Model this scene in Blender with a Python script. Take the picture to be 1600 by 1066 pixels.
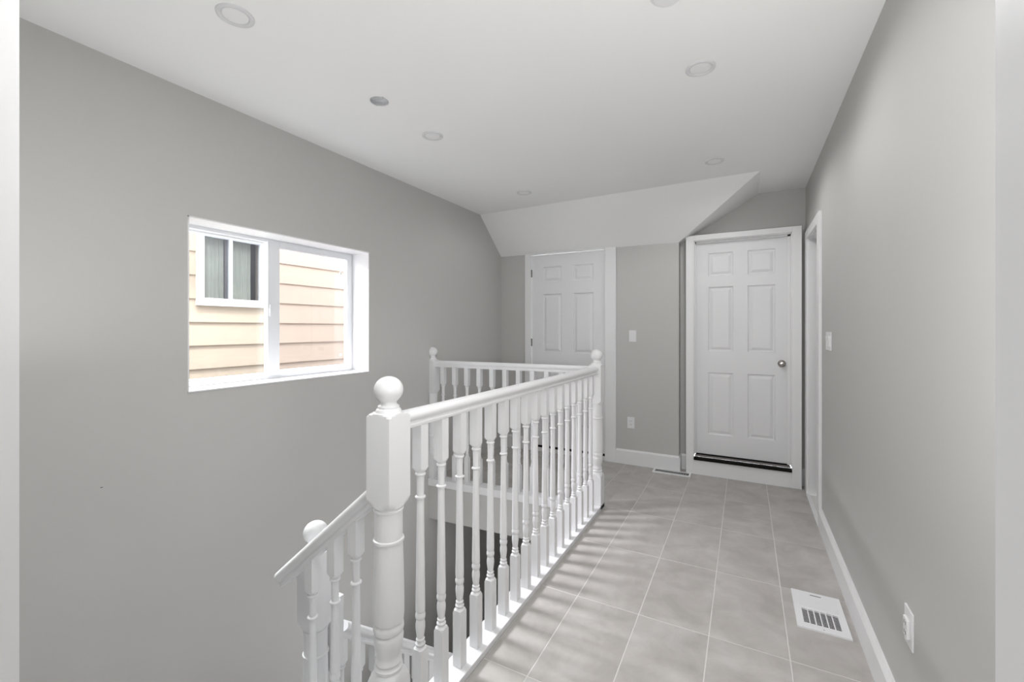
import bpy, bmesh, math, random
from mathutils import Vector, noise
random.seed(4)
for o in list(bpy.data.objects):
    bpy.data.objects.remove(o)
SC = bpy.context.scene
COL = SC.collection
S = 1.38                      # camera height in metres; plan units below are multiples of it

# ------------------------------------------------------------------ camera
cam = bpy.data.cameras.new('camera')
cam.sensor_width = 36.0
cam.lens = 36.0 * 681.0 / 1600.0
cam.shift_y = -(533 - 513.5) / 1600.0
cam.clip_start = 0.01
co = bpy.data.objects.new('camera', cam)
COL.objects.link(co)
co.location = (0, 0, S)
co.rotation_euler = (math.pi / 2, 0, 0.4915)
SC.camera = co

# ------------------------------------------------------------------ world, lights, exposure
W = bpy.data.worlds.new('sky')
SC.world = W
W.use_nodes = True
bg = W.node_tree.nodes['Background']
bg.inputs[0].default_value = (0.93, 0.96, 1.0, 1)
bg.inputs[1].default_value = 6.8
SC.view_settings.view_transform = 'Standard'
SC.view_settings.look = 'None'
SC.view_settings.gamma = 1
SC.view_settings.exposure = 0.09
SC.view_settings.use_curve_mapping = False


def area(name, loc, rot, sx, sy, power, col=(1, 1, 1)):
    l = bpy.data.lights.new(name, 'AREA')
    l.shape = 'RECTANGLE'
    l.size = sx
    l.size_y = sy
    l.energy = power
    l.color = col
    o = bpy.data.objects.new(name, l)
    COL.objects.link(o)
    o.location = loc
    o.rotation_euler = rot
    return o


# fill lamp added in the unseen room behind the camera
area('back_room_fill', (-0.2, -2.7, 1.25), (math.radians(90), 0, 0), 2.4, 1.8, 10)
# downward fill lamp added under the ceiling near the camera, out of view
area('hall_top_fill', (-0.6, 0.6, 2.55), (0, 0, 0), 1.5, 0.7, 16)
# upward fill lamps added just inside the doorway to brighten the ceiling
area('ceiling_bounce_fill', (0.25, 0.32, 1.2), (math.radians(132), 0, 0), 0.3, 0.3, 18.5)
area('stair_bounce_fill', (-1.9, 0.5, 1.2), (math.radians(180), 0, 0), 0.6, 0.5, 2)
# unseen up-facing fill lamps added in the stairwell
area('stairwell_fill_near', (-2.0, 1.6, -1.3), (math.radians(180), 0, 0), 0.5, 1.0, 3)
area('stairwell_fill_far', (-1.5, 2.4, -1.2), (math.radians(180), 0, 0), 0.7, 0.8, 6.5)
# lamp added to strengthen the sky above the gap between the houses
area('sky_gap_boost', (-3.6, 1.80, 2.5), (0, math.radians(-62), 0), 0.5, 0.7, 165, (0.97, 0.985, 1.0))


# ------------------------------------------------------------------ materials
def mat(name, col, rough=0.5, metal=0.0, spec=0.5, bump=0.0, bscale=60, var=0.0, vscale=3):
    m = bpy.data.materials.new(name)
    m.use_nodes = True
    nt = m.node_tree
    b = nt.nodes['Principled BSDF']
    b.inputs['Base Color'].default_value = (*col, 1)
    b.inputs['Roughness'].default_value = rough
    b.inputs['Metallic'].default_value = metal
    b.inputs['Specular IOR Level'].default_value = spec
    tc = nt.nodes.new('ShaderNodeTexCoord')
    if bump:
        n = nt.nodes.new('ShaderNodeTexNoise')
        n.inputs['Scale'].default_value = bscale
        n.inputs['Detail'].default_value = 4
        nt.links.new(tc.outputs['Object'], n.inputs['Vector'])
        bp = nt.nodes.new('ShaderNodeBump')
        bp.inputs['Strength'].default_value = bump
        bp.inputs['Distance'].default_value = 0.002
        nt.links.new(n.outputs['Fac'], bp.inputs['Height'])
        nt.links.new(bp.outputs['Normal'], b.inputs['Normal'])
    if var:
        n = nt.nodes.new('ShaderNodeTexNoise')
        n.inputs['Scale'].default_value = vscale
        n.inputs['Detail'].default_value = 5
        nt.links.new(tc.outputs['Object'], n.inputs['Vector'])
        r = nt.nodes.new('ShaderNodeMapRange')
        r.inputs[1].default_value = 0.3
        r.inputs[2].default_value = 0.7
        r.inputs[3].default_value = 1 - var
        r.inputs[4].default_value = 1 + var
        nt.links.new(n.outputs['Fac'], r.inputs[0])
        mx = nt.nodes.new('ShaderNodeVectorMath')
        mx.operation = 'SCALE'
        mx.inputs[0].default_value = col
        nt.links.new(r.outputs[0], mx.inputs['Scale'])
        nt.links.new(mx.outputs[0], b.inputs['Base Color'])
    return m


M_WALL = mat('greige_wall_paint', (0.545, 0.540, 0.524), 0.6, bump=0.12, bscale=140, var=0.012, vscale=1.5)
M_CEIL = mat('ceiling_paint', (0.91, 0.91, 0.905), 0.9, spec=0.1, bump=0.1, bscale=120)
M_TRIM = mat('white_trim_paint', (0.82, 0.82, 0.825), 0.38, bump=0.05, bscale=90)
M_DOOR = mat('white_door_paint', (0.80, 0.80, 0.81), 0.42, bump=0.15, bscale=220)
M_RAIL = mat('white_railing_paint', (0.82, 0.82, 0.83), 0.32, bump=0.05, bscale=60)
M_VINYL = mat('white_vinyl', (0.80, 0.81, 0.83), 0.35)
M_PLATE = mat('white_plastic', (0.82, 0.82, 0.83), 0.3)
M_SLOT = mat('dark_slot', (0.015, 0.015, 0.015), 0.6)
M_BLACK = mat('black_rubber_and_gap', (0.01, 0.009, 0.008), 0.8, spec=0.15)  # threshold rubber, also the painted shade in a door gap
M_ALU = mat('brushed_aluminium', (0.26, 0.24, 0.23), 0.6, metal=0.4)
M_NICKEL = mat('dark_nickel', (0.33, 0.31, 0.29), 0.22, metal=1.0)
M_HINGE = mat('hinge_steel', (0.16, 0.16, 0.16), 0.4, metal=0.7)
M_GALV = mat('galvanised_steel', (0.62, 0.63, 0.64), 0.5, metal=0.3, var=0.12, vscale=30)
M_WELL = mat('vent_hole_shade', (0.004, 0.004, 0.004), 1.0, spec=0.0)
M_LENS = mat('frosted_lens', (0.86, 0.86, 0.86), 0.4)
M_RING = mat('satin_white_ring', (0.70, 0.70, 0.71), 0.5)
M_GROUT = mat('pale_grout', (0.70, 0.68, 0.655), 0.9, spec=0.1)
M_CARPET = mat('lower_floor', (0.20, 0.19, 0.18), 0.9)
M_SIDING = mat('cream_siding', (0.485, 0.395, 0.305), 0.7, bump=0.3, bscale=50, var=0.03, vscale=4)
M_DARK_SHEET = mat('bounce_cut_dark', (0.10, 0.10, 0.11), 0.8)
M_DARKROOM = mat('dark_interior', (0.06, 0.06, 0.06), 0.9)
M_CURTAIN = mat('sage_curtain', (0.78, 0.79, 0.66), 0.9, var=0.1, vscale=6)
M_EARTH = mat('gravel', (0.30, 0.28, 0.25), 0.95, var=0.2, vscale=20)


def tile_material():
    m = bpy.data.materials.new('grey_stone_tile')
    m.use_nodes = True
    nt = m.node_tree
    N, L = nt.nodes, nt.links
    b = N['Principled BSDF']
    b.inputs['Roughness'].default_value = 0.42
    b.inputs['Specular IOR Level'].default_value = 0.35
    tc = N.new('ShaderNodeTexCoord')
    oi = N.new('ShaderNodeObjectInfo')
    ad = N.new('ShaderNodeVectorMath')
    ad.operation = 'ADD'
    L.new(tc.outputs['Object'], ad.inputs[0])
    cb = N.new('ShaderNodeCombineXYZ')
    mu = N.new('ShaderNodeMath')
    mu.operation = 'MULTIPLY'
    mu.inputs[1].default_value = 40
    L.new(oi.outputs['Random'], mu.inputs[0])
    L.new(mu.outputs[0], cb.inputs[2])
    L.new(cb.outputs[0], ad.inputs[1])
    n1 = N.new('ShaderNodeTexNoise')
    n1.inputs['Scale'].default_value = 5.5
    n1.inputs['Detail'].default_value = 8
    n1.inputs['Roughness'].default_value = 0.6
    n1.inputs['Distortion'].default_value = 0.5
    L.new(ad.outputs[0], n1.inputs['Vector'])
    cr = N.new('ShaderNodeValToRGB')
    e = cr.color_ramp.elements
    e[0].position = 0.34
    e[0].color = (0.41, 0.388, 0.366, 1)
    e[1].position = 0.66
    e[1].color = (0.53, 0.507, 0.485, 1)
    L.new(n1.outputs['Fac'], cr.inputs[0])
    n2 = N.new('ShaderNodeTexNoise')
    n2.inputs['Scale'].default_value = 2.6
    n2.inputs['Detail'].default_value = 6
    n2.inputs['Distortion'].default_value = 1.2
    L.new(ad.outputs[0], n2.inputs['Vector'])
    mr = N.new('ShaderNodeMapRange')
    mr.inputs[1].default_value = 0.58
    mr.inputs[2].default_value = 0.75
    mr.inputs[3].default_value = 0.0
    mr.inputs[4].default_value = 0.5
    L.new(n2.outputs['Fac'], mr.inputs[0])
    mix = N.new('ShaderNodeMix')
    mix.data_type = 'RGBA'
    L.new(mr.outputs[0], mix.inputs[0])
    L.new(cr.outputs[0], mix.inputs[6])
    mix.inputs[7].default_value = (0.60, 0.595, 0.588, 1)
    L.new(mix.outputs[2], b.inputs['Base Color'])
    bp = N.new('ShaderNodeBump')
    bp.inputs['Strength'].default_value = 0.12
    bp.inputs['Distance'].default_value = 0.002
    L.new(n1.outputs['Fac'], bp.inputs['Height'])
    L.new(bp.outputs['Normal'], b.inputs['Normal'])
    return m


M_TILE = tile_material()


def glass_material(name, tint, haze, fixed_gloss=None):
    m = bpy.data.materials.new(name)
    m.use_nodes = True
    nt = m.node_tree
    N, L = nt.nodes, nt.links
    N.remove(N['Principled BSDF'])
    out = N['Material Output']
    tr = N.new('ShaderNodeBsdfTransparent')
    tr.inputs[0].default_value = (*tint, 1)
    gl = N.new('ShaderNodeBsdfGlossy')
    gl.inputs['Roughness'].default_value = 0.02
    df = N.new('ShaderNodeBsdfTranslucent')
    df.inputs[0].default_value = (0.9, 0.9, 0.92, 1)
    mx = N.new('ShaderNodeMixShader')
    if fixed_gloss is None:
        lw = N.new('ShaderNodeLayerWeight')
        lw.inputs['Blend'].default_value = 0.5
        pw = N.new('ShaderNodeMath')
        pw.operation = 'POWER'
        pw.inputs[1].default_value = 5
        L.new(lw.outputs['Facing'], pw.inputs[0])
        ma = N.new('ShaderNodeMath')
        ma.operation = 'MULTIPLY_ADD'
        ma.inputs[1].default_value = 0.9
        ma.inputs[2].default_value = 0.035
        L.new(pw.outputs[0], ma.inputs[0])
        L.new(ma.outputs[0], mx.inputs[0])
    else:
        mx.inputs[0].default_value = fixed_gloss
    L.new(tr.outputs[0], mx.inputs[1])
    L.new(gl.outputs[0], mx.inputs[2])
    m2 = N.new('ShaderNodeMixShader')
    m2.inputs[0].default_value = haze
    L.new(mx.outputs[0], m2.inputs[1])
    L.new(df.outputs[0], m2.inputs[2])
    L.new(m2.outputs[0], out.inputs[0])
    return m


M_GLASS = glass_material('clear_glass', (0.97, 0.98, 0.98), 0.0)
M_GLASS_HAZY = glass_material('screened_glass', (0.97, 0.96, 0.98), 0.0)
M_GLASS_DARK = glass_material('neighbour_glass', (0.85, 0.86, 0.88), 0.0, 0.14)


# ------------------------------------------------------------------ mesh helpers (plan units -> metres)
def P(x, y, z):
    return Vector((x * S, y * S, (z + 1.0) * S))


def box(bm, x0, x1, y0, y1, z0, z1, bev=0.0):
    v = [bm.verts.new(P(x, y, z)) for z in (z0, z1) for y in (y0, y1) for x in (x0, x1)]
    fs = [bm.faces.new([v[i] for i in f]) for f in
          ((0, 2, 3, 1), (4, 5, 7, 6), (0, 1, 5, 4), (2, 6, 7, 3), (0, 4, 6, 2), (1, 3, 7, 5))]
    if bev:
        es = set()
        for f in fs:
            es.update(f.edges)
        bmesh.ops.bevel(bm, geom=list(es), offset=bev, segments=2, profile=0.5, affect='EDGES')


def hull(bm, pts, faces):
    v = [bm.verts.new(P(*p)) for p in pts]
    for f in faces:
        bm.faces.new([v[i] for i in f])


ORIG = {}


def obj(name, bm, m, parent=None, smooth=False, kind=None, origin=None, label=None):
    bmesh.ops.recalc_face_normals(bm, faces=bm.faces)
    xs = [v.co for v in bm.verts]
    lo = Vector((min(c[i] for c in xs) for i in range(3)))
    hi = Vector((max(c[i] for c in xs) for i in range(3)))
    og = Vector(((lo.x + hi.x) / 2, (lo.y + hi.y) / 2, lo.z)) if origin is None else origin
    for v in bm.verts:
        v.co -= og
    me = bpy.data.meshes.new(name)
    bm.to_mesh(me)
    bm.free()
    me.materials.append(m)
    if smooth:
        for p in me.polygons:
            p.use_smooth = True
        me.set_sharp_from_angle(angle=math.radians(32))
    o = bpy.data.objects.new(name, me)
    COL.objects.link(o)
    place(o, og, parent)
    if kind:
        o['kind'] = kind
    if label:
        o['label'] = label
    return o


def place(o, world, parent):
    if parent is not None:
        o.parent = parent
        o.location = world - ORIG[parent.name]
    else:
        o.location = world
    ORIG[o.name] = world.copy()


def copy(o, world, parent, label=None):
    c = o.copy()
    COL.objects.link(c)
    place(c, world, parent)
    for ch in [k for k in o.children]:
        copy(ch, world + (ORIG[ch.name] - ORIG[o.name]), c)
    if label:
        c['label'] = label
    return c


def root(name, loc, label=None, cat=None, group=None, kind=None):
    o = bpy.data.objects.new(name, None)
    o.empty_display_size = 0.1
    COL.objects.link(o)
    place(o, P(*loc), None)
    if label:
        o['label'] = label
    if cat:
        o['category'] = cat
    if group:
        o['group'] = group
    if kind:
        o['kind'] = kind
    return o


def B(name, x0, x1, y0, y1, z0, z1, m, parent=None, bev=0.0, kind=None, label=None):
    bm = bmesh.new()
    box(bm, x0, x1, y0, y1, z0, z1, bev)
    return obj(name, bm, m, parent, kind=kind, label=label)


def wall_with_hole(bm, axis, a0, a1, t0, t1, z0, z1, h0, h1, hz0, hz1):
    """axis 'x': wall runs along x, thickness t in y. One opening h0..h1 / hz0..hz1."""
    def bb(p0, p1, q0, q1):
        if p1 - p0 < 1e-6 or q1 - q0 < 1e-6:
            return
        if axis == 'x':
            box(bm, p0, p1, t0, t1, q0, q1)
        else:
            box(bm, t0, t1, p0, p1, q0, q1)
    bb(a0, h0, z0, z1)
    bb(h1, a1, z0, z1)
    bb(h0, h1, z0, hz0)
    bb(h0, h1, hz1, z1)


# ------------------------------------------------------------------ plan
XL, XR, ZC = -1.84, 0.338, 0.895
Y1, Y2 = 3.240, 3.320          # far wall with door_1, recessed wall with door_2
XS = -0.41                     # corner between them
RX = -0.735                    # gallery railing line
ZLOW = -2.82                   # lower floor
YF0, YF1 = 0.09, 0.17          # wall the camera looks out of
DX0, DX1 = -0.729, 0.0622       # its doorway
YN = 0.762                     # near newel
YE = 2.375                     # far newel
YW = 2.310                     # newel at the left wall
SOF = 0.612                    # underside of the sloped ceiling

# ------------------------------------------------------------------ structure: walls
bm = bmesh.new()
wall_with_hole(bm, 'y', YF0, Y2 + .08, XL - .15, XL, ZLOW, ZC + .06, .865, 1.757, -.241, .424)
obj('wall_left', bm, M_WALL, kind='structure')

bm = bmesh.new()
wall_with_hole(bm, 'x', XL, XS, Y1, Y2 + .08, -1.0, SOF, -1.556, -.932, -1.0, SOF - .0005)
obj('wall_far', bm, M_WALL, kind='structure')
bm = bmesh.new()
wall_with_hole(bm, 'x', XS, XR + .09, Y2, Y2 + .08, -1.0, ZC, -.315, .262, -1.0, .605)
obj('wall_recess', bm, M_WALL, kind='structure')
bm = bmesh.new()
wall_with_hole(bm, 'y', YF0, Y2, XR, XR + .09, -1.0, ZC, 2.72, 3.16, -1.0, .545)
obj('wall_right', bm, M_WALL, kind='structure')
bm = bmesh.new()
wall_with_hole(bm, 'x', XL, XR, YF0, YF1, -1.0, ZC, DX0, DX1, -1.0, .62)
box(bm, XL, -.70, YF0, YF1, ZLOW, -1.0)
obj('wall_front', bm, M_WALL, kind='structure')
# walls of the storey below, seen down the stairwell
bm = bmesh.new()
box(bm, XL, -.66, Y2, Y2 + .08, ZLOW, -1.18)
obj('wall_lower_far', bm, M_WALL, kind='structure')
bm = bmesh.new()
box(bm, -.70, -.62, YF1, Y2, ZLOW, -1.17)
obj('wall_lower_right', bm, M_WALL, kind='structure')

# ceiling with the round cut-out of the junction box
jx, jy, jr = -1.270, 1.266, .036
bm = bmesh.new()
q = .06
for (a, b_, c, d) in ((XL - .15, jx - q, YF0, Y2 + .08), (jx + q, XR + .09, YF0, Y2 + .08),
                      (jx - q, jx + q, YF0, jy - q), (jx - q, jx + q, jy + q, Y2 + .08)):
    box(bm, a, b_, c, d, ZC, ZC + .06)
n = 32
vi, vo, vt = [], [], []
for i in range(n):
    a = 2 * math.pi * i / n
    cx, sx = math.cos(a), math.sin(a)
    k = q / max(abs(cx), abs(sx))
    vi.append(bm.verts.new(P(jx + jr * cx, jy + jr * sx, ZC)))
    vo.append(bm.verts.new(P(jx + k * cx, jy + k * sx, ZC)))
    vt.append(bm.verts.new(P(jx + jr * cx, jy + jr * sx, ZC + .06)))
for i in range(n):
    j = (i + 1) % n
    bm.faces.new((vi[i], vi[j], vo[j], vo[i]))
    bm.faces.new((vi[i], vt[i], vt[j], vi[j]))
bm.faces.new(vt)
obj('ceiling', bm, M_CEIL, kind='structure')

# sloped ceiling: front slope over the far wall, side slope into the recess
bm = bmesh.new()
hull(bm, [(XL, 2.905, ZC), (.075, 2.845, ZC), (.075, Y2, ZC), (XL, Y2, ZC),
          (XL, Y1, SOF), (XS, Y1, SOF - .008), (XS, Y2, SOF - .008), (XL, Y2, SOF)],
     [(0, 1, 2, 3), (0, 4, 5), (0, 5, 1), (1, 5, 6, 2), (4, 7, 6, 5), (3, 2, 6, 7), (0, 3, 7, 4)])
obj('ceiling_slope', bm, M_CEIL, kind='structure')

# floors
bm = bmesh.new()
box(bm, -.70, XR + .14, YF0 - .6, Y2 + .08, -1.17, -1.0009)       # hall
box(bm, XL, -.70, YE - .05, Y2 + .08, -1.17, -1.0009)             # landing by the far door
floor = obj('floor', bm, M_GROUT, kind='structure')
B('floor_lower', XL, -.62, YF1, Y2, ZLOW - .05, ZLOW, M_CARPET, kind='structure')

# tiles, each one a piece of the floor
gx = [-.105 + .2243 * k for k in range(-8, 4)]
gy = [1.553 + .4270 * k for k in range(-5, 5)]
g = .0018
regions = [(-.698, XR, YF0, 3.238), (XS + .001, XR, 3.238, Y2), (XL, -.698, 2.345, Y1)]
for (rx0, rx1, ry0, ry1) in regions:
    for i in range(len(gx)):
        for j in range(len(gy)):
            x0, x1 = gx[i] + g, gx[i] + .2243 - g
            y0, y1 = gy[j] + g, gy[j] + .4270 - g
            x0, x1 = max(x0, rx0), min(x1, rx1)
            y0, y1 = max(y0, ry0), min(y1, ry1)
            if rx1 == XR and ry1 == 3.238 and y1 > 3.2379 and x1 > XS:
                y1 = 3.239 if x0 < XS else 3.2381
            if x1 - x0 < .004 or y1 - y0 < .004:
                continue
            dz = random.uniform(-.0003, .0003)
            B('tile', x0, x1, y0, y1, -1.0022, -1.0 + dz, M_TILE, floor, bev=.0008)

# ------------------------------------------------------------------ room behind the camera
B('wall_room_left', -1.25, -1.20, -2.2, YF0, -1.0, ZC, M_TRIM, kind='structure')
B('wall_room_right', .95, 1.0, -2.2, YF0, -1.0, ZC, M_TRIM, kind='structure')
B('wall_room_back', -1.25, 1.0, -2.25, -2.2, -1.0, ZC, M_TRIM, kind='structure')
B('wall_room_front', XR + .09, 1.0, YF0, YF1, -1.0, ZC, M_TRIM, kind='structure')
B('ceiling_room', -1.25, 1.0, -2.25, YF0, ZC, ZC + .06, M_CEIL, kind='structure')
B('floor_room', -1.25, 1.0, -2.25, YF0, -1.06, -1.0, M_TILE, kind='structure')
# white lining of the doorway the camera stands in
bm = bmesh.new()
box(bm, DX0, DX0 + .012, YF0 - .012, YF1, -1.0, .62)
box(bm, DX1 - .001, DX1 + .011, YF0 - .012, YF1, -1.0, .62)
box(bm, DX0, DX1, YF0 - .012, YF1, .608, .62)
obj('trim_1', bm, M_TRIM, kind='structure')


# small nail hole in the left wall
nh_ = root('nail', (XL, .617, -.515), 'tiny dark nail in the large grey left wall below the window', 'nail')
bm = bmesh.new()
for k in range(2):
    box(bm, XL, XL + .0012, .6145 + k * .003, .6175 + k * .003, -.5165, -.5140)
obj('nail_head', bm, M_HINGE, nh_)

# ------------------------------------------------------------------ skirting
def baseboard_x(name, segs, y, h=.107, t=.011):
    bm = bmesh.new()
    for (x0, x1, yy, tt) in segs:
        pr = [(0, -1.0), (-tt, -1.0), (-tt, -1.0 + h - .012), (-tt * .55, -1.0 + h), (0, -1.0 + h)]
        a = [bm.verts.new(P(x0, yy + p, z)) for p, z in pr]
        b_ = [bm.verts.new(P(x1, yy + p, z)) for p, z in pr]
        for i in range(5):
            j = (i + 1) % 5
            bm.faces.new((a[i], a[j], b_[j], b_[i]))
        bm.faces.new(a[::-1])
        bm.faces.new(b_)
    return obj(name, bm, M_TRIM, kind='structure')


def baseboard_y(name, y0, y1, x, sgn, h=.1, t=.013):
    bm = bmesh.new()
    pr = [(0, -1.0), (t, -1.0), (t, -1.0 + h - .012), (t * .5, -1.0 + h), (0, -1.0 + h)]
    a = [bm.verts.new(P(x + sgn * p, y0, z)) for p, z in pr]
    b_ = [bm.verts.new(P(x + sgn * p, y1, z)) for p, z in pr]
    for i in range(5):
        j = (i + 1) % 5
        bm.faces.new((a[i], a[j], b_[j], b_[i]))
    bm.faces.new(a[::-1])
    bm.faces.new(b_)
    return obj(name, bm, M_TRIM, kind='structure')


baseboard_x('baseboard_far', [(XL, -1.606, Y1, .011), (-.850, XS, Y1, .011)], Y1)
baseboard_y('baseboard_recess', Y1 - .011, Y2, XS, 1, .107, .010)
baseboard_x('baseboard_recess', [(XS + .010, -.363, Y2, .011), (.309, XR, Y2, .011)], Y2)
baseboard_y('baseboard_right', YF1, 2.655, XR, -1, .098, .016)


# ------------------------------------------------------------------ six-panel doors
def panel_bm(x0, x1, z0, z1, y):
    """raised and fielded panel sitting in its moulded opening, facing -y"""
    bm = bmesh.new()
    w = .0
    rings = [(0.0, 0.0), (.004, .0080), (.011, .0095), (.028, .0015), (.030, .0012)]
    prev = None
    for (ins, dep) in rings:
        v = [bm.verts.new(P(a, y + dep, c)) for a, c in ((x0 + ins, z0 + ins), (x1 - ins, z0 + ins),
                                                         (x1 - ins, z1 - ins), (x0 + ins, z1 - ins))]
        if prev:
            for i in range(4):
                j = (i + 1) % 4
                bm.faces.new((prev[i], prev[j], v[j], v[i]))
        prev = v
    bm.faces.new(prev)
    # closed back
    bk = [bm.verts.new(P(a, y + .016, c)) for a, c in ((x0, z0), (x1, z0), (x1, z1), (x0, z1))]
    bm.faces.new(bk)
    bm.verts.ensure_lookup_table()
    first = [bm.verts[i] for i in range(4)]
    for i in range(4):
        j = (i + 1) % 4
        bm.faces.new((first[i], bk[i], bk[j], first[j]))
    return bm


def six_panel_door(name, x0, x1, z0, z1, y, cols, rows):
    t = .024
    bm = bmesh.new()
    xs = [x0, cols[0][0], cols[0][1], cols[1][0], cols[1][1], x1]
    box(bm, xs[0], xs[1], y, y + t, z0, z1)
    box(bm, xs[2], xs[3], y, y + t, z0, z1)
    box(bm, xs[4], xs[5], y, y + t, z0, z1)
    zz = [z0] + [c for r in rows for c in r] + [z1]
    for (a, b_) in cols:
        for k in range(0, len(zz), 2):
            box(bm, a, b_, y, y + t, zz[k], zz[k + 1])
        box(bm, a, b_, y + .016, y + t, z0, z1)
    bmesh.ops.remove_doubles(bm, verts=bm.verts, dist=1e-5)
    d = obj(name, bm, M_DOOR, kind='structure')
    for (a, b_) in cols:
        for (c, e) in rows:
            obj('panel', panel_bm(a, b_, c, e, y), M_DOOR, d)
    return d


# door_1 in the far wall, behind the landing
d1 = six_panel_door('door_1', -1.550, -.936, -.952, .600, Y1 + .012,
                    [(-1.454, -1.291), (-1.193, -1.030)], [(-.785, -.335), (-.195, .279), (.377, .500)])
bm = bmesh.new()
yf = Y1 - .014
box(bm, -1.606, -1.554, yf, Y1 + .02, -1.0, SOF, .002)
box(bm, -.934, -.850, yf, Y1 + .02, -1.0, SOF, .002)
box(bm, -1.554, -.934, yf, Y1 + .02, .602, SOF + .0, .001)
obj('casing', bm, M_TRIM, d1)
B('bottom_rail', -1.552, -.935, Y1 + .004, Y1 + .03, -1.0, -.972, M_TRIM, d1)
B('gap_shade', -1.548, -.937, Y1 + .009, Y1 + .03, -.970, -.952, M_BLACK, d1, label='black strip painted as the dark gap under the door')  # shade of the under-door gap painted as a black strip
for z in (.452, -.114, -.748):
    bm = bmesh.new()
    for k in range(3):
        box(bm, -1.556, -1.548, Y1 - .004, Y1 + .006, z - .030 + k * .0205, z - .0105 + k * .0205, .001)
    obj('hinge', bm, M_HINGE, d1)

# door_2 in the recess, raised on a sill board
d2 = six_panel_door('door_2', -.316, .250, -.868, .600, 3.292,
                    [(-.226, -.072), (.014, .171)], [(-.729, -.302), (-.156, .286), (.360, .519)])
bm = bmesh.new()
yf = 3.232
box(bm, -.363, -.313, yf, Y2, -1.0, .640, .002)
box(bm, .258, .309, yf, Y2, -1.0, .640, .002)
box(bm, -.313, .258, yf, Y2, .604, .640, .002)
obj('casing', bm, M_TRIM, d2)
bm = bmesh.new()
box(bm, -.313, -.308, yf + .01, Y2 + .02, -.868, .604)
box(bm, .253, .258, yf + .01, Y2 + .02, -.868, .604)
box(bm, -.313, .258, yf + .01, Y2 + .02, .599, .604)
box(bm, .236, .253, 3.276, 3.291, -.868, .599)
box(bm, -.308, -.300, 3.276, 3.291, -.868, .599)
box(bm, -.308, .253, 3.276, 3.291, .588, .599)
obj('door_stop', bm, M_TRIM, d2)
B('riser_board', -.313, .258, yf + .002, Y2, -1.0, -.900, M_TRIM, d2)
bm = bmesh.new()
box(bm, -.3125, .2575, yf - .012, yf + .03, -.900, -.884, .001)
box(bm, -.305, .250, 3.278, 3.291, -.874, -.866)
obj('threshold_seal', bm, M_BLACK, d2, label='black rubber threshold edge')
bm = bmesh.new()
hull(bm, [(-.308, yf + .03, -.884), (.253, yf + .03, -.884), (.253, 3.280, -.884), (-.308, 3.280, -.884),
          (-.308, yf + .03, -.8835), (.253, yf + .03, -.8835), (.253, 3.280, -.874), (-.308, 3.280, -.874)],
     [(0, 1, 2, 3), (4, 5, 6, 7), (0, 1, 5, 4), (1, 2, 6, 5), (2, 3, 7, 6), (3, 0, 4, 7)])
obj('threshold', bm, M_ALU, d2, label='bare aluminium threshold')


def turned(bm, prof, cx, cy, sq=None, n=32, axis='z', cz=0):
    """rings of (height, radius); where radius exceeds the square of side sq the section is square"""
    prev = None
    for (z, R) in prof:
        ring = []
        for i in range(n):
            a = 2 * math.pi * i / n + math.pi / 4
            c, s = math.cos(a), math.sin(a)
            r = R
            if sq:
                r = min(R, (sq / 2) / max(abs(c), abs(s)))
            if axis == 'z':
                ring.append(bm.verts.new(P(cx + r * c, cy + r * s, z)))
            elif axis == '-y':
                ring.append(bm.verts.new(P(cx + r * c, cy - z, cz + r * s)))
        if prev:
            for i in range(n):
                j = (i + 1) % n
                bm.faces.new((prev[i], prev[j], ring[j], ring[i]))
        else:
            bm.faces.new(ring[::-1])
        prev = ring
    bm.faces.new(prev)


bm = bmesh.new()
turned(bm, [(0, .023), (.003, .023), (.006, .020), (.008, .010), (.020, .0095), (.026, .016), (.034, .0195),
            (.040, .0195), (.045, .017), (.046, .012)], .207, 3.292, n=24, axis='-y', cz=-.226)
kn = obj('knob', bm, M_NICKEL, d2, smooth=True, label='round dark nickel knob')
bm = bmesh.new()
turned(bm, [(.0455, .005), (.049, .005)], .207, 3.292, n=16, axis='-y', cz=-.226)
obj('key_cylinder', bm, M_ALU, kn, smooth=True)

# door_3 in the right wall near the far end, set back in its opening
d3 = B('door_3', XR + .060, XR + .088, 2.722, 3.158, -.975, .540, M_DOOR, kind='structure')
bm = bmesh.new()
box(bm, XR - .014, XR, 2.655, 2.722, -.905, .592, .0015)
box(bm, XR - .014, XR, 3.155, 3.232, -1.0, .592, .0015)
box(bm, XR - .014, XR, 2.722, 3.155, .540, .592, .0015)
obj('casing', bm, M_TRIM, d3)
bm = bmesh.new()
box(bm, XR - .002, XR + .088, 2.720, 2.728, -1.0, .545)
box(bm, XR - .002, XR + .088, 3.150, 3.160, -1.0, .545)
box(bm, XR - .002, XR + .088, 2.728, 3.150, .536, .545)
box(bm, XR + .048, XR + .060, 2.728, 2.736, -.99, .536)
box(bm, XR + .048, XR + .060, 3.142, 3.150, -.99, .536)
obj('jamb', bm, M_TRIM, d3)
B('threshold', XR - .016, XR + .004, 2.655, 3.155, -1.0, -.994, M_TRIM, d3, bev=.001)
B('dark_strip', XR + .058, XR + .07, 2.728, 3.150, -.990, -.975, M_BLACK, d3, label='dark strip under the door')  # plain dark strip along the door bottom

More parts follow.
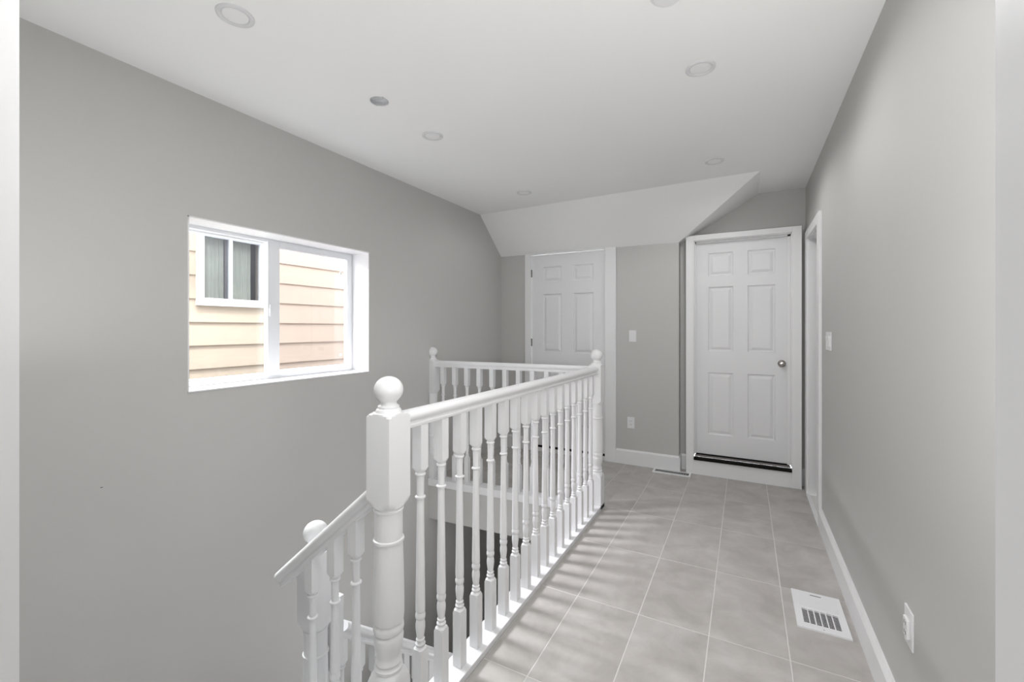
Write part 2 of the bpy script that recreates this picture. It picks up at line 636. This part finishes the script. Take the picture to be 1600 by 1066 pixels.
# ------------------------------------------------------------------ window_1 in the left wall
WX = XL - .125                # inner face of the vinyl frame
wy0, wy1, wz0, wz1 = .865, 1.757, -.241, .424
w1 = root('window_1', (XL - .1, (wy0 + wy1) / 2, wz0), kind='structure')
bm = bmesh.new()
t = .012
box(bm, XL - .15, XL + .001, wy0, wy0 + t * .4, wz0, wz1)
box(bm, XL - .15, XL + .001, wy1 - t * .4, wy1, wz0, wz1)
box(bm, XL - .15, XL + .001, wy0, wy1, wz1 - t * .4, wz1)
obj('window_reveal', bm, M_TRIM, w1)
B('window_sill', XL - .15, XL + .004, wy0, wy1, wz0, wz0 + .006, M_TRIM, w1, bev=.001)


def frame_bm(y0, y1, z0, z1, x0, x1, wl, wr, wb, wt, bev=.002):
    bm = bmesh.new()
    box(bm, x0, x1, y0, y0 + wl, z0, z1, bev)
    box(bm, x0, x1, y1 - wr, y1, z0, z1, bev)
    box(bm, x0, x1, y0 + wl, y1 - wr, z0, z0 + wb, bev)
    box(bm, x0, x1, y0 + wl, y1 - wr, z1 - wt, z1, bev)
    return bm


a0, a1, b0, b1 = wy0 + .005, wy1 - .005, wz0 + .006, wz1 - .005
obj('window_frame', frame_bm(a0, a1, b0, b1, WX - .055, WX, .016, .012, .018, .014), M_VINYL, w1)
# fixed left light sits outside, sliding right sash inside
ls = obj('fixed_light', frame_bm(a0 + .014, 1.285, b0 + .016, b1 - .012, WX - .050, WX - .030, .008, .016, .010, .008, .001),
         M_VINYL, w1)
B('glass_pane', WX - .041, WX - .039, a0 + .020, 1.270, b0 + .024, b1 - .018, M_GLASS, ls)
rs = obj('sliding_sash', frame_bm(1.255, a1 - .008, b0 + .010, b1 - .006, WX - .022, WX + .002, .058, .030, .026, .030),
         M_VINYL, w1)
B('glass_pane', WX - .012, WX - .010, 1.308, a1 - .036, b0 + .032, b1 - .034, M_GLASS_HAZY, rs)
bm = bmesh.new()
box(bm, WX + .002, WX + .008, 1.262, 1.276, .056, .112, .0015)
box(bm, WX + .004, WX + .014, 1.258, 1.266, .074, .092, .0015)
obj('latch', bm, M_VINYL, rs, label='white sash latch')
for z in (-.145, .305):
    bm = bmesh.new()
    box(bm, WX - .010, WX - .006, 1.672, 1.684, z - .007, z + .007, .001)
    obj('screen_clip', bm, M_VINYL, rs)

bm = bmesh.new()
wall_with_hole(bm, 'y', YF0 - 2.0, Y2 + .08, XL - .162, XL - .1505, -3.0, ZC + .06, .865, 1.757, -.241, .424)
obj('outside_dark_sheet', bm, M_DARK_SHEET, kind='structure')  # unseen dark sheet added to dim the wall's reflection in the neighbour's glass

# ------------------------------------------------------------------ neighbouring house
NX = -2.9
nh = root('neighbour_house', (NX - .2, 2.0, -3.0), 'cream lap-sided house next door seen through the window', 'house')
ny0, ny1, nz0, nz1 = 1.440, 1.822, .170, .585      # its window opening
lap = .1415
k0 = .0390
z = k0 - lap * 12
while z < .86:
    zt = z + lap + .008
    spans = [(.0, 4.2)]
    if zt > nz0 - .03 and z < nz1 + .03:
        spans = [(.0, ny0 - .025), (ny1 + .025, 4.2)]
    if z < nz0 - .03 < zt or z < nz1 + .03 < zt:
        spans = [(.0, 4.2)] if not (z < nz0 - .03 < zt and zt - nz0 > .08) else spans
    for (s0, s1) in spans:
        bm = bmesh.new()
        hull(bm, [(NX - .012, s0, z), (NX, s0, z), (NX - .010, s0, zt), (NX - .012, s0, zt),
                  (NX - .012, s1, z), (NX, s1, z), (NX - .010, s1, zt), (NX - .012, s1, zt)],
             [(0, 1, 2, 3), (4, 7, 6, 5), (0, 4, 5, 1), (1, 5, 6, 2), (2, 6, 7, 3), (3, 7, 4, 0)])
        obj('siding_board', bm, M_SIDING, nh)
    z += lap
bm = bmesh.new()
wall_with_hole(bm, 'y', .0, 4.2, NX - .09, NX - .0125, -3.0, .88, ny0, ny1, nz0, nz1)
obj('house_wall', bm, M_SIDING, nh)
wn = obj('window_trim', frame_bm(ny0 - .030, ny1 + .030, nz0 - .030, nz1 + .025, NX - .03, NX + .016, .036, .036, .034, .032),
         M_VINYL, nh, label='white trim of the small slider window')
obj('sash', frame_bm(ny0 + .005, ny1 - .005, nz0 + .004, nz1 - .006, NX - .028, NX - .006, .012, .012, .014, .012, .001),
    M_VINYL, wn)
B('mullion', NX - .026, NX - .004, 1.605, 1.622, nz0 + .01, nz1 - .01, M_VINYL, wn, bev=.001)
B('meeting_stile', NX - .034, NX - .026, 1.588, 1.606, nz0 + .01, nz1 - .01, M_ALU, wn)
B('glass_pane', NX - .020, NX - .018, ny0 + .01, ny1 - .01, nz0 + .01, nz1 - .01, M_GLASS_DARK, wn)
bm = bmesh.new()
ncur = 90
va, vb = [], []
for i in range(ncur + 1):
    y = ny0 + (ny1 - ny0) * i / ncur
    d = .010 * math.sin(i * .9) + .006 * math.sin(i * .37 + 1)
    va.append(bm.verts.new(P(NX - .075 + d, y, nz0 - .02)))
    vb.append(bm.verts.new(P(NX - .075 + d * .8, y, nz1 + .02)))
for i in range(ncur):
    if 38 < i < 50 or i > 80:
        continue
    bm.faces.new((va[i], va[i + 1], vb[i + 1], vb[i]))
bmesh.ops.delete(bm, geom=[v for v in bm.verts if not v.link_faces], context='VERTS')
obj('curtain', bm, M_CURTAIN, wn, smooth=True, label='sage green curtain drawn behind the glass')
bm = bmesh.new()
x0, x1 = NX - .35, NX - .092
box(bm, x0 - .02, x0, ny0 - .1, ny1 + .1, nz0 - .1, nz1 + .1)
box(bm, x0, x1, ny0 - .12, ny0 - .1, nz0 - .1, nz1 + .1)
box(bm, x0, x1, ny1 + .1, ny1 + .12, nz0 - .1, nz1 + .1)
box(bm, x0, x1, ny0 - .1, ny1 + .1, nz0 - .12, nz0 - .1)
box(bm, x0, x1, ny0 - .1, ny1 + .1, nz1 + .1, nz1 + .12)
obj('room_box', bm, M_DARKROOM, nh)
B('ground', -6.0, XL - .15, -2.0, 6.0, -3.05, -3.0, M_EARTH, kind='structure')

# ------------------------------------------------------------------ railings
W_N = .070
NEWEL = [(-.822, .2), (-.8215, .0495), (-.812, .0455), (-.803, .0395), (-.796, .0335), (-.791, .0305), (-.7885, .0325),
         (-.784, .0325), (-.781, .0300), (-.776, .0285), (-.772, .0305), (-.767, .0300), (-.762, .0275), (-.754, .0275),
         (-.742, .0305), (-.730, .0332), (-.716, .0345), (-.708, .0325), (-.7055, .0300), (-.7025, .0335), (-.697, .0352),
         (-.688, .0348), (-.683, .0320), (-.680, .0318), (-.678, .0345), (-.665, .0358), (-.640, .0360), (-.600, .0354),
         (-.550, .0342), (-.500, .0326), (-.4965, .0326), (-.495, .0350), (-.4915, .0360), (-.488, .0350), (-.4865, .0322),
         (-.450, .0322), (-.4235, .0322), (-.4225, .0340), (-.419, .0345), (-.4165, .0335), (-.4160, .0318), (-.4135, .0325),
         (-.4115, .0365), (-.405, .0430), (-.3975, .0480), (-.3935, .0495), (-.393, .2), (-.2035, .2), (-.203, .0495),
         (-.1985, .0440), (-.1955, .0370), (-.1945, .0300)]
FINIAL = [(-.1945, .0298), (-.1900, .0292), (-.1870, .0275), (-.1850, .0240), (-.1835, .0240), (-.1820, .0250), (-.1795, .0240),
          (-.1775, .0205), (-.1740, .0185), (-.1700, .0185)]
for k in range(1, 17):
    a = math.radians(-90 + 36 + (144) * k / 16)
    FINIAL.append((-.1425 + .0310 * math.sin(a), .0335 * math.cos(a)))


def newel(parent, x, y, dz=0.0, zbase=-1.0, sq=W_N, wall=None):
    def clip(bm):
        if wall is not None:
            for v in bm.verts:
                v.co.x = max(v.co.x, wall * S)
    bm = bmesh.new()
    pr = [(zbase, .2)] + [(z + dz, r) for z, r in NEWEL]
    turned(bm, pr, x, y, sq=sq, n=48)
    clip(bm)
    nw = obj('newel_post', bm, M_RAIL, parent, smooth=True)
    bm = bmesh.new()
    turned(bm, [(z + dz, r) for z, r in FINIAL], x, y, n=40)
    clip(bm)
    obj('ball_finial', bm, M_RAIL, nw, smooth=True)
    return nw


def baluster_bm(ztop, zsq, zbase, sq=.0285):
    lo = zbase + .158
    k = (ztop, zsq)
    z1 = zsq
    pr = [(zbase, .1), (lo - .002, .1), (lo - .0015, sq * .70), (lo + .004, .0165), (lo + .007, .0125), (lo + .010, .0110),
          (lo + .0125, .0125), (lo + .0165, .0128), (lo + .0190, .0105), (lo + .0215, .0092), (lo + .0245, .0112),
          (lo + .0275, .0112), (lo + .0305, .0090), (lo + .040, .0102), (lo + .055, .0122), (lo + .066, .0122),
          (lo + .0745, .0104), (lo + .0775, .0100), (lo + .0810, .0122), (lo + .0865, .0132), (lo + .092, .0126),
          (lo + .0960, .0105), (lo + .0975, .0104), (lo + .0995, .0122), (lo + .110, .0124)]
    zb = z1 - .0716
    n_ = 6
    z_a = lo + .110
    for i in range(1, n_ + 1):
        u = i / n_
        pr.append((z_a + (zb - .0035 - z_a) * u, .0124 - (.0124 - .0090) * u ** 0.9))
    pr += [(zb - .003, .0112), (zb - .001, .0135), (zb + .002, .0135), (zb + .004, .0110), (zb + .0045, .0092),
           (z1 - .020, .0098), (z1 - .0165, .0102), (z1 - .0155, .0125), (z1 - .0125, .0138), (z1 - .0095, .0130),
           (z1 - .0085, .0108), (z1 - .0060, .0112), (z1 - .0035, .0140), (z1 + .0010, .0180), (z1 + .0035, sq * .70),
           (z1 + .004, .1), (ztop, .1)]
    bm = bmesh.new()
    turned(bm, pr, 0, 0, sq=sq, n=24)
    return bm


RAILP = [(-.0150, 0), (.0150, 0), (.0165, .003), (.0165, .0075), (.0140, .0110), (.0140, .0150), (.0175, .0190),
         (.0215, .0235), (.0225, .0285), (.0205, .0345), (.0150, .0395), (.0075, .0422), (0, .0430)]
RAILP = RAILP + [(-a, b_) for a, b_ in RAILP[::-1][1:-2]] + [(-.0165, .003)]


def handrail(parent, p0, p1, name='handrail'):
    """p0/p1: underside centre line (plan units)"""
    p0, p1 = Vector(p0), Vector(p1)
    d = (p1 - p0).normalized()
    side = Vector((d.y, -d.x, 0)).normalized()
    up = side.cross(d)
    bm = bmesh.new()
    L = []
    for p in (p0, p1):
        L.append([bm.verts.new(P(*(p + side * a + up * b_))) for a, b_ in RAILP])
    n_ = len(RAILP)
    for i in range(n_):
        j = (i + 1) % n_
        bm.faces.new((L[0][i], L[0][j], L[1][j], L[1][i]))
    bm.faces.new(L[0][::-1])
    bm.faces.new(L[1])
    return obj(name, bm, M_RAIL, parent, smooth=True)


# gallery railing along the hall
gr = root('gallery_railing', (RX, YN, -1.0),
          'white balustrade along the tiled hall between the large front newel and the corner newel', 'railing',
          'white painted stair railings')
newel(gr, RX, YN)
newel(gr, RX, YE, dz=-.006)
handrail(gr, (RX, YN + .034, -.2430), (RX, YE - .034, -.2545))
B('curb_board', RX - .040, RX + .035, YN + .035, YE + .037, -1.0, -.980, M_RAIL, gr, bev=.0015)
bal = obj('baluster', baluster_bm(-.2360, -.360, -.980), M_RAIL, gr, smooth=True)
for i in range(17):
    w = P(RX, .875 + .0872 * i, -.980)
    if i == 0:
        place(bal, w, gr)
    else:
        copy(bal, w, gr)
B('trim_2', RX + .0, RX + .034, YN, YE - .05, -1.25, -1.0005, M_WALL, kind='structure')

# landing railing across to the left wall
lr = root('landing_railing', (XL, YW, -1.0),
          'white balustrade across the landing in front of the far left door', 'railing', 'white painted stair railings')
NLX = XL + .002
newel(lr, NLX, YW, dz=-.012, zbase=-1.0, wall=XL + .0008)


def along(x):
    return YW + (YE - YW) * (x - NLX) / (RX - NLX)


handrail(lr, (NLX + .034, along(NLX + .034), -.2535), (RX - .034, along(RX - .034), -.2540))


def skew_board(x0, x1, f, b_, z0, z1):
    bm = bmesh.new()
    pts = [(x0, along(x0) - f, z0), (x1, along(x1) - f, z0), (x1, along(x1) + b_, z0), (x0, along(x0) + b_, z0),
           (x0, along(x0) - f, z1), (x1, along(x1) - f, z1), (x1, along(x1) + b_, z1), (x0, along(x0) + b_, z1)]
    hull(bm, pts, [(0, 1, 2, 3), (4, 5, 6, 7), (0, 1, 5, 4), (1, 2, 6, 5), (2, 3, 7, 6), (3, 0, 4, 7)])
    bmesh.ops.bevel(bm, geom=list(bm.edges), offset=.0015, segments=2, affect='EDGES')
    return bm


obj('curb_board', skew_board(XL, RX - .040, .045, .035, -1.030, -.985), M_RAIL, lr)
for i in range(11):
    x = -1.752 + .0905 * i
    copy(bal, P(x, along(x), -.985), lr)
obj('trim_3', skew_board(XL, RX + .0, .036, .05, -1.250, -1.031), M_WALL, kind='structure')

# upper flight railing
SL = .84
RY = YN + .014
fr = root('upper_flight_railing', (-1.10, RY, -1.42),
          'short sloping white stair rail running down left from the large front newel', 'railing',
          'white painted stair railings')
ux = Vector((-1, 0, -SL)).normalized()
handrail(fr, (-.765, RY, -.4075), (-1.133, RY, -.4075 - .368 * SL))
newel(fr, -1.100, .847, dz=-.448, zbase=-1.56)


def rail1_z(x):
    return -.4075 - (-.765 - x) * SL


for (x, zs, zb) in ((-.857, -.563, -1.14), (-.933, -.633, -1.14), (-1.020, -.700, -1.28)):
    o = obj('baluster', baluster_bm(rail1_z(x) + .012 - zb, zs - zb, 0), M_RAIL, fr, smooth=True, origin=P(0, 0, 0))
    place(o, P(x, RY, zb), fr)

# lower flight railing
LX = -1.10
low = root('lower_flight_railing', (LX, .90, -1.42),
           'lower white stair rail descending behind the large front newel', 'railing', 'white painted stair railings')


def rail2_z(y):           # underside
    return -.9036 - .056 - (y - .947) * SL


B('mounting_block', LX - .020, LX + .018, .884, .933, -1.02, -.812, M_RAIL, low, bev=.004)
handrail(low, (LX, .925, rail2_z(.925)), (LX, 2.32, rail2_z(2.32)))
proto = None
for i in range(19):
    y = .936 + .0705 * i
    step = int((y - .85) / .1667) + 1
    zb = max(-1.42 - .14 * step, ZLOW)
    o = obj('baluster', baluster_bm(rail2_z(y) + .012 - zb, rail2_z(y) - .080 - zb, 0), M_RAIL, low, smooth=True,
            origin=P(0, 0, 0))
    place(o, P(LX, y, zb), low)
newel(low, LX, 2.36, dz=-1.62, zbase=ZLOW)

# stairs (mostly hidden below the frame)
st = root('staircase', (-1.0, .5, -1.56), 'white staircase turning down from the hall inside the stairwell', 'staircase')
for k in range(3):
    z = -1.14 - .14 * k
    x1 = -.70 - .167 * k if k else -.70
    x0 = -.77 - .167 * (k + 1) if k < 2 else XL + .004
    x1 = -.77 - .167 * k
    y1 = YN + .035 if k < 2 else .85
    B('tread' if k < 2 else 'stair_landing', x0, x1 + (.012 if k < 2 else .012), YF1, y1, z - .02, z, M_RAIL, st)
    B('riser', x1 - .004, x1, YF1, YN + .035, z, z + .12, M_RAIL, st)
for k in range(9):
    y0 = .85 + .1667 * k
    z = -1.56 - .14 * k
    B('tread', XL + .004, LX + .03, y0 - .012, y0 + .1667, z - .02, z, M_RAIL, st)
    B('riser', XL + .004, LX + .03, y0, y0 + .004, z, z + .12, M_RAIL, st)
B('floor_edge', -.77, -.700, YF1, YN - .035, -1.17, -1.0, M_RAIL, st)

# ------------------------------------------------------------------ ceiling fixtures


def pot_light(x, y, label, power=0.02):
    r = root('recessed_light', (x, y, ZC - .006), label, 'light', 'round white recessed lights in the ceiling')
    bm = bmesh.new()
    prev = None
    first = None
    for (rr, zz) in ((.049, 0), (.048, -.0035), (.043, -.0060), (.038, -.0055), (.0345, -.0030), (.0335, -.0005)):
        ring = [bm.verts.new(P(x + rr * math.cos(2 * math.pi * i / 40), y + rr * math.sin(2 * math.pi * i / 40), ZC + zz))
                for i in range(40)]
        if prev:
            for i in range(40):
                j = (i + 1) % 40
                bm.faces.new((prev[i], prev[j], ring[j], ring[i]))
        else:
            first = ring
        prev = ring
    obj('trim_ring', bm, M_RING, r, smooth=True)
    bm = bmesh.new()
    turned(bm, [(ZC - .0004, .0335), (ZC - .0022, .0330), (ZC - .0028, .028)], x, y, n=40)
    obj('lens', bm, M_LENS, r, smooth=True)
    for k in range(7):                      # fill spots added beneath a fixture that looks unlit
        a = k * math.pi / 3
        q = .032 if k else 0
        l = bpy.data.lights.new('recessed_fill_spot', 'SPOT')
        l.energy = power
        l.shadow_soft_size = 0
        l.spot_size = math.radians(165)
        l.spot_blend = .5
        d = bpy.data.objects.new('recessed_fill_spot', l)
        COL.objects.link(d)
        d.location = P(x, y, ZC - .0064) + Vector((q * math.cos(a), q * math.sin(a), 0))
    return r


pot_light(-1.285, .725, 'round recessed ceiling light nearest the camera, top left above the stairwell')
pot_light(-.136, 1.625, 'round recessed ceiling light over the tiled hall, nearer of the two there', 1.65)
pot_light(-1.279, 1.608, 'round recessed ceiling light just beyond the open metal junction box')
pot_light(-.146, 2.560, 'round recessed ceiling light near the peak of the sloped ceiling', 1.9)
pot_light(-1.284, 2.565, 'small far round recessed ceiling light above the landing door', .6)

jb = root('junction_box', (jx, jy, ZC), 'open round galvanised metal junction box with wires in the ceiling', 'junction box')
bm = bmesh.new()
n = 32
pr = [(jr + .001, -.0012), (jr + .001, .0005), (jr - .0015, .0005), (jr - .0015, .012)]
prev = None
for (rr, zz) in pr:
    ring = [bm.verts.new(P(jx + rr * math.cos(2 * math.pi * i / n), jy + rr * math.sin(2 * math.pi * i / n), ZC + zz))
            for i in range(n)]
    if prev:
        for i in range(n):
            j = (i + 1) % n
            bm.faces.new((prev[i], prev[j], ring[j], ring[i]))
    prev = ring
bm.faces.new(prev)
obj('metal_cup', bm, M_GALV, jb, smooth=True)
for s_ in (-1, 1):
    B('mounting_tab', jx + s_ * .030 - .006, jx + s_ * .030 + .006, jy - s_ * .014 - .006, jy - s_ * .014 + .006,
      ZC - .0018, ZC + .0005, M_GALV, jb, bev=.0005)
bm = bmesh.new()
for (dx, dy) in ((-.008, .006), (.010, -.004)):
    pts = [Vector((jx + dx, jy + dy, ZC + .011)), Vector((jx + dx + .006, jy + dy, ZC + .006)),
           Vector((jx + dx + .014, jy + dy + .006, ZC + .004)), Vector((jx + dx + .010, jy + dy + .014, ZC + .010))]
    prev = None
    for p in pts:
        ring = [bm.verts.new(P(p.x + .002 * math.cos(a * math.pi / 3), p.y + .002 * math.sin(a * math.pi / 3), p.z))
                for a in range(6)]
        if prev:
            for i in range(6):
                bm.faces.new((prev[i], prev[(i + 1) % 6], ring[(i + 1) % 6], ring[i]))
        prev = ring
    bm.faces.new(prev)
obj('wire', bm, M_PLATE, jb, smooth=True)

sx_, sy_ = -.182, 1.212
sm = root('smoke_alarm', (sx_, sy_, ZC), 'round white smoke alarm on the ceiling at the top edge of the view', 'smoke alarm')
bm = bmesh.new()
turned(bm, [(ZC - .0002, .045), (ZC - .008, .045), (ZC - .012, .043), (ZC - .014, .038), (ZC - .020, .034), (ZC - .022, .026),
            (ZC - .0225, .010)], sx_, sy_, n=40)
obj('housing', bm, M_PLATE, sm, smooth=True)
B('vent_slot', sx_ - .034, sx_ - .026, sy_ + .004, sy_ + .010, ZC - .0185, ZC - .0165, M_SLOT, sm)


# ------------------------------------------------------------------ wall plates
def plate_far(kind, x, z, label):
    y = Y1
    r = root('light_switch' if kind == 'switch' else 'wall_outlet', (x, y, z), label, 'switch' if kind == 'switch' else 'outlet')
    B('cover_plate', x - .026, x + .026, y - .0042, y, z - .042, z + .042, M_PLATE, r, bev=.0022)
    if kind == 'switch':
        bm = bmesh.new()
        hull(bm, [(x - .012, y - .0042, z - .024), (x + .012, y - .0042, z - .024), (x + .012, y - .0042, z + .024),
                  (x - .012, y - .0042, z + .024), (x - .012, y - .0055, z - .024), (x + .012, y - .0055, z - .024),
                  (x + .012, y - .0095, z + .024), (x - .012, y - .0095, z + .024)],
             [(0, 1, 2, 3), (4, 5, 6, 7), (0, 1, 5, 4), (1, 2, 6, 5), (2, 3, 7, 6), (3, 0, 4, 7)])
        obj('rocker', bm, M_PLATE, r)
    else:
        for s_ in (-1, 1):
            B('socket', x - .012, x + .012, y - .0062, y - .004, z + s_ * .0135 - .010, z + s_ * .0135 + .010, M_PLATE, r, bev=.001)
            for dx in (-.005, .005):
                bm = bmesh.new()
                box(bm, x + dx - .0008, x + dx + .0008, y - .0066, y - .006, z + s_ * .0135 - .003, z + s_ * .0135 + .004)
                obj('slot', bm, M_SLOT, r)
    return r


plate_far('switch', -.7285, -.055, 'white rocker light switch on the grey wall between the two doors')
plate_far('outlet', -.7415, -.693, 'white wall outlet low on the grey wall between the two doors')

# gang switch on the right wall beside door_3
sw = root('gang_switch', (XR, 2.44, -.058), 'white multi-gang switch plate on the right wall by the side door casing', 'switch')
B('cover_plate', XR - .0042, XR, 2.372, 2.508, -.100, -.016, M_PLATE, sw, bev=.0022)
for y in (2.407, 2.440, 2.473):
    bm = bmesh.new()
    hull(bm, [(XR - .0042, y - .012, -.082), (XR - .0042, y + .012, -.082), (XR - .0042, y + .012, -.034),
              (XR - .0042, y - .012, -.034), (XR - .0055, y - .012, -.082), (XR - .0055, y + .012, -.082),
              (XR - .0090, y + .012, -.034), (XR - .0090, y - .012, -.034)],
         [(0, 1, 2, 3), (4, 5, 6, 7), (0, 1, 5, 4), (1, 2, 6, 5), (2, 3, 7, 6), (3, 0, 4, 7)])
    obj('rocker', bm, M_PLATE, sw)
# outlet low on the right wall
ro = root('wall_outlet', (XR, 1.329, -.695), 'white outlet with raised socket block low on the right wall near the camera', 'outlet')
B('cover_plate', XR - .0042, XR, 1.302, 1.356, -.738, -.652, M_PLATE, ro, bev=.0015)
B('socket_block', XR - .0100, XR - .004, 1.315, 1.343, -.718, -.674, M_PLATE, ro, bev=.002)
for z in (-.707, -.685):
    for dy in (-.005, .005):
        bm = bmesh.new()
        box(bm, XR - .0104, XR - .0098, 1.329 + dy - .0008, 1.329 + dy + .0008, z - .004, z + .004)
        obj('slot', bm, M_SLOT, ro)


# ------------------------------------------------------------------ floor registers
rg = root('return_air_vent', (.2285, 1.858, -1.0), 'large white floor vent with slotted grille by the right wall', 'floor vent')
x0, x1, y0, y1 = .154, .303, 1.740, 1.977
zt = -.9945
gx0, gx1, gy0, gy1 = .176, .281, 1.772, 1.856
bm = bmesh.new()
wall = [(x0, gx0, y0, y1), (gx1, x1, y0, y1), (gx0, gx1, y0, gy0), (gx0, gx1, gy1, y1)]
for a in wall:
    box(bm, *a, -.9998, zt)
bmesh.ops.remove_doubles(bm, verts=bm.verts, dist=1e-5)
obj('vent_frame', bm, M_PLATE, rg)
B('raised_panel', gx0 - .004, gx1 + .004, gy1 + .012, y1 - .028, zt - .0005, zt + .0022, M_PLATE, rg, bev=.0012)
B('finger_slot', .212, .246, y1 - .022, y1 - .018, zt - .0004, zt + .0003, M_SLOT, rg)
B('vent_shade_sheet', gx0 - .003, gx1 + .003, gy0 - .003, gy1 + .003, -.9997, -.9990, M_WELL, rg)  # flat black sheet painting the shade below the grille
nc, nr = 6, 11
for i in range(1, nc):
    xx = gx0 + (gx1 - gx0) * i / nc
    B('divider', xx - .0017, xx + .0017, gy0, gy1, zt - .0016, zt - .0001, M_PLATE, rg)
for j in range(1, nr):
    yy = gy0 + (gy1 - gy0) * j / nr
    B('slat', gx0, gx1, yy - .0005, yy + .0005, zt - .0014, zt - .0002, M_PLATE, rg)
B('screw', .2275, .2305, y0 + .010, y0 + .013, zt - .0004, zt + .0006, M_ALU, rg, bev=.0003)

fr2 = root('floor_register', (-.448, 3.190, -1.0), 'narrow white floor register against the wall left of the recessed door', 'floor vent')
x0, x1, y0, y1 = -.573, -.325, 3.140, 3.228
ga, gb, gc, gd = -.558, -.340, 3.155, 3.213
bm = bmesh.new()
for a in ((x0, ga, y0, y1), (gb, x1, y0, y1), (ga, gb, y0, gc), (ga, gb, gd, y1)):
    box(bm, *a, -.9998, zt + .001)
bmesh.ops.remove_doubles(bm, verts=bm.verts, dist=1e-5)
obj('vent_frame', bm, M_PLATE, fr2)
B('vent_shade_sheet', ga - .002, gb + .002, gc - .002, gd + .002, -.9997, -.9990, M_WELL, fr2)  # black sheet stands in for the shade under the slats
for i in range(1, 20):
    xx = ga + (gb - ga) * i / 20
    B('slat', xx - .0016, xx + .0016, gc, gd, zt - .0012, zt + .0004, M_PLATE, fr2)
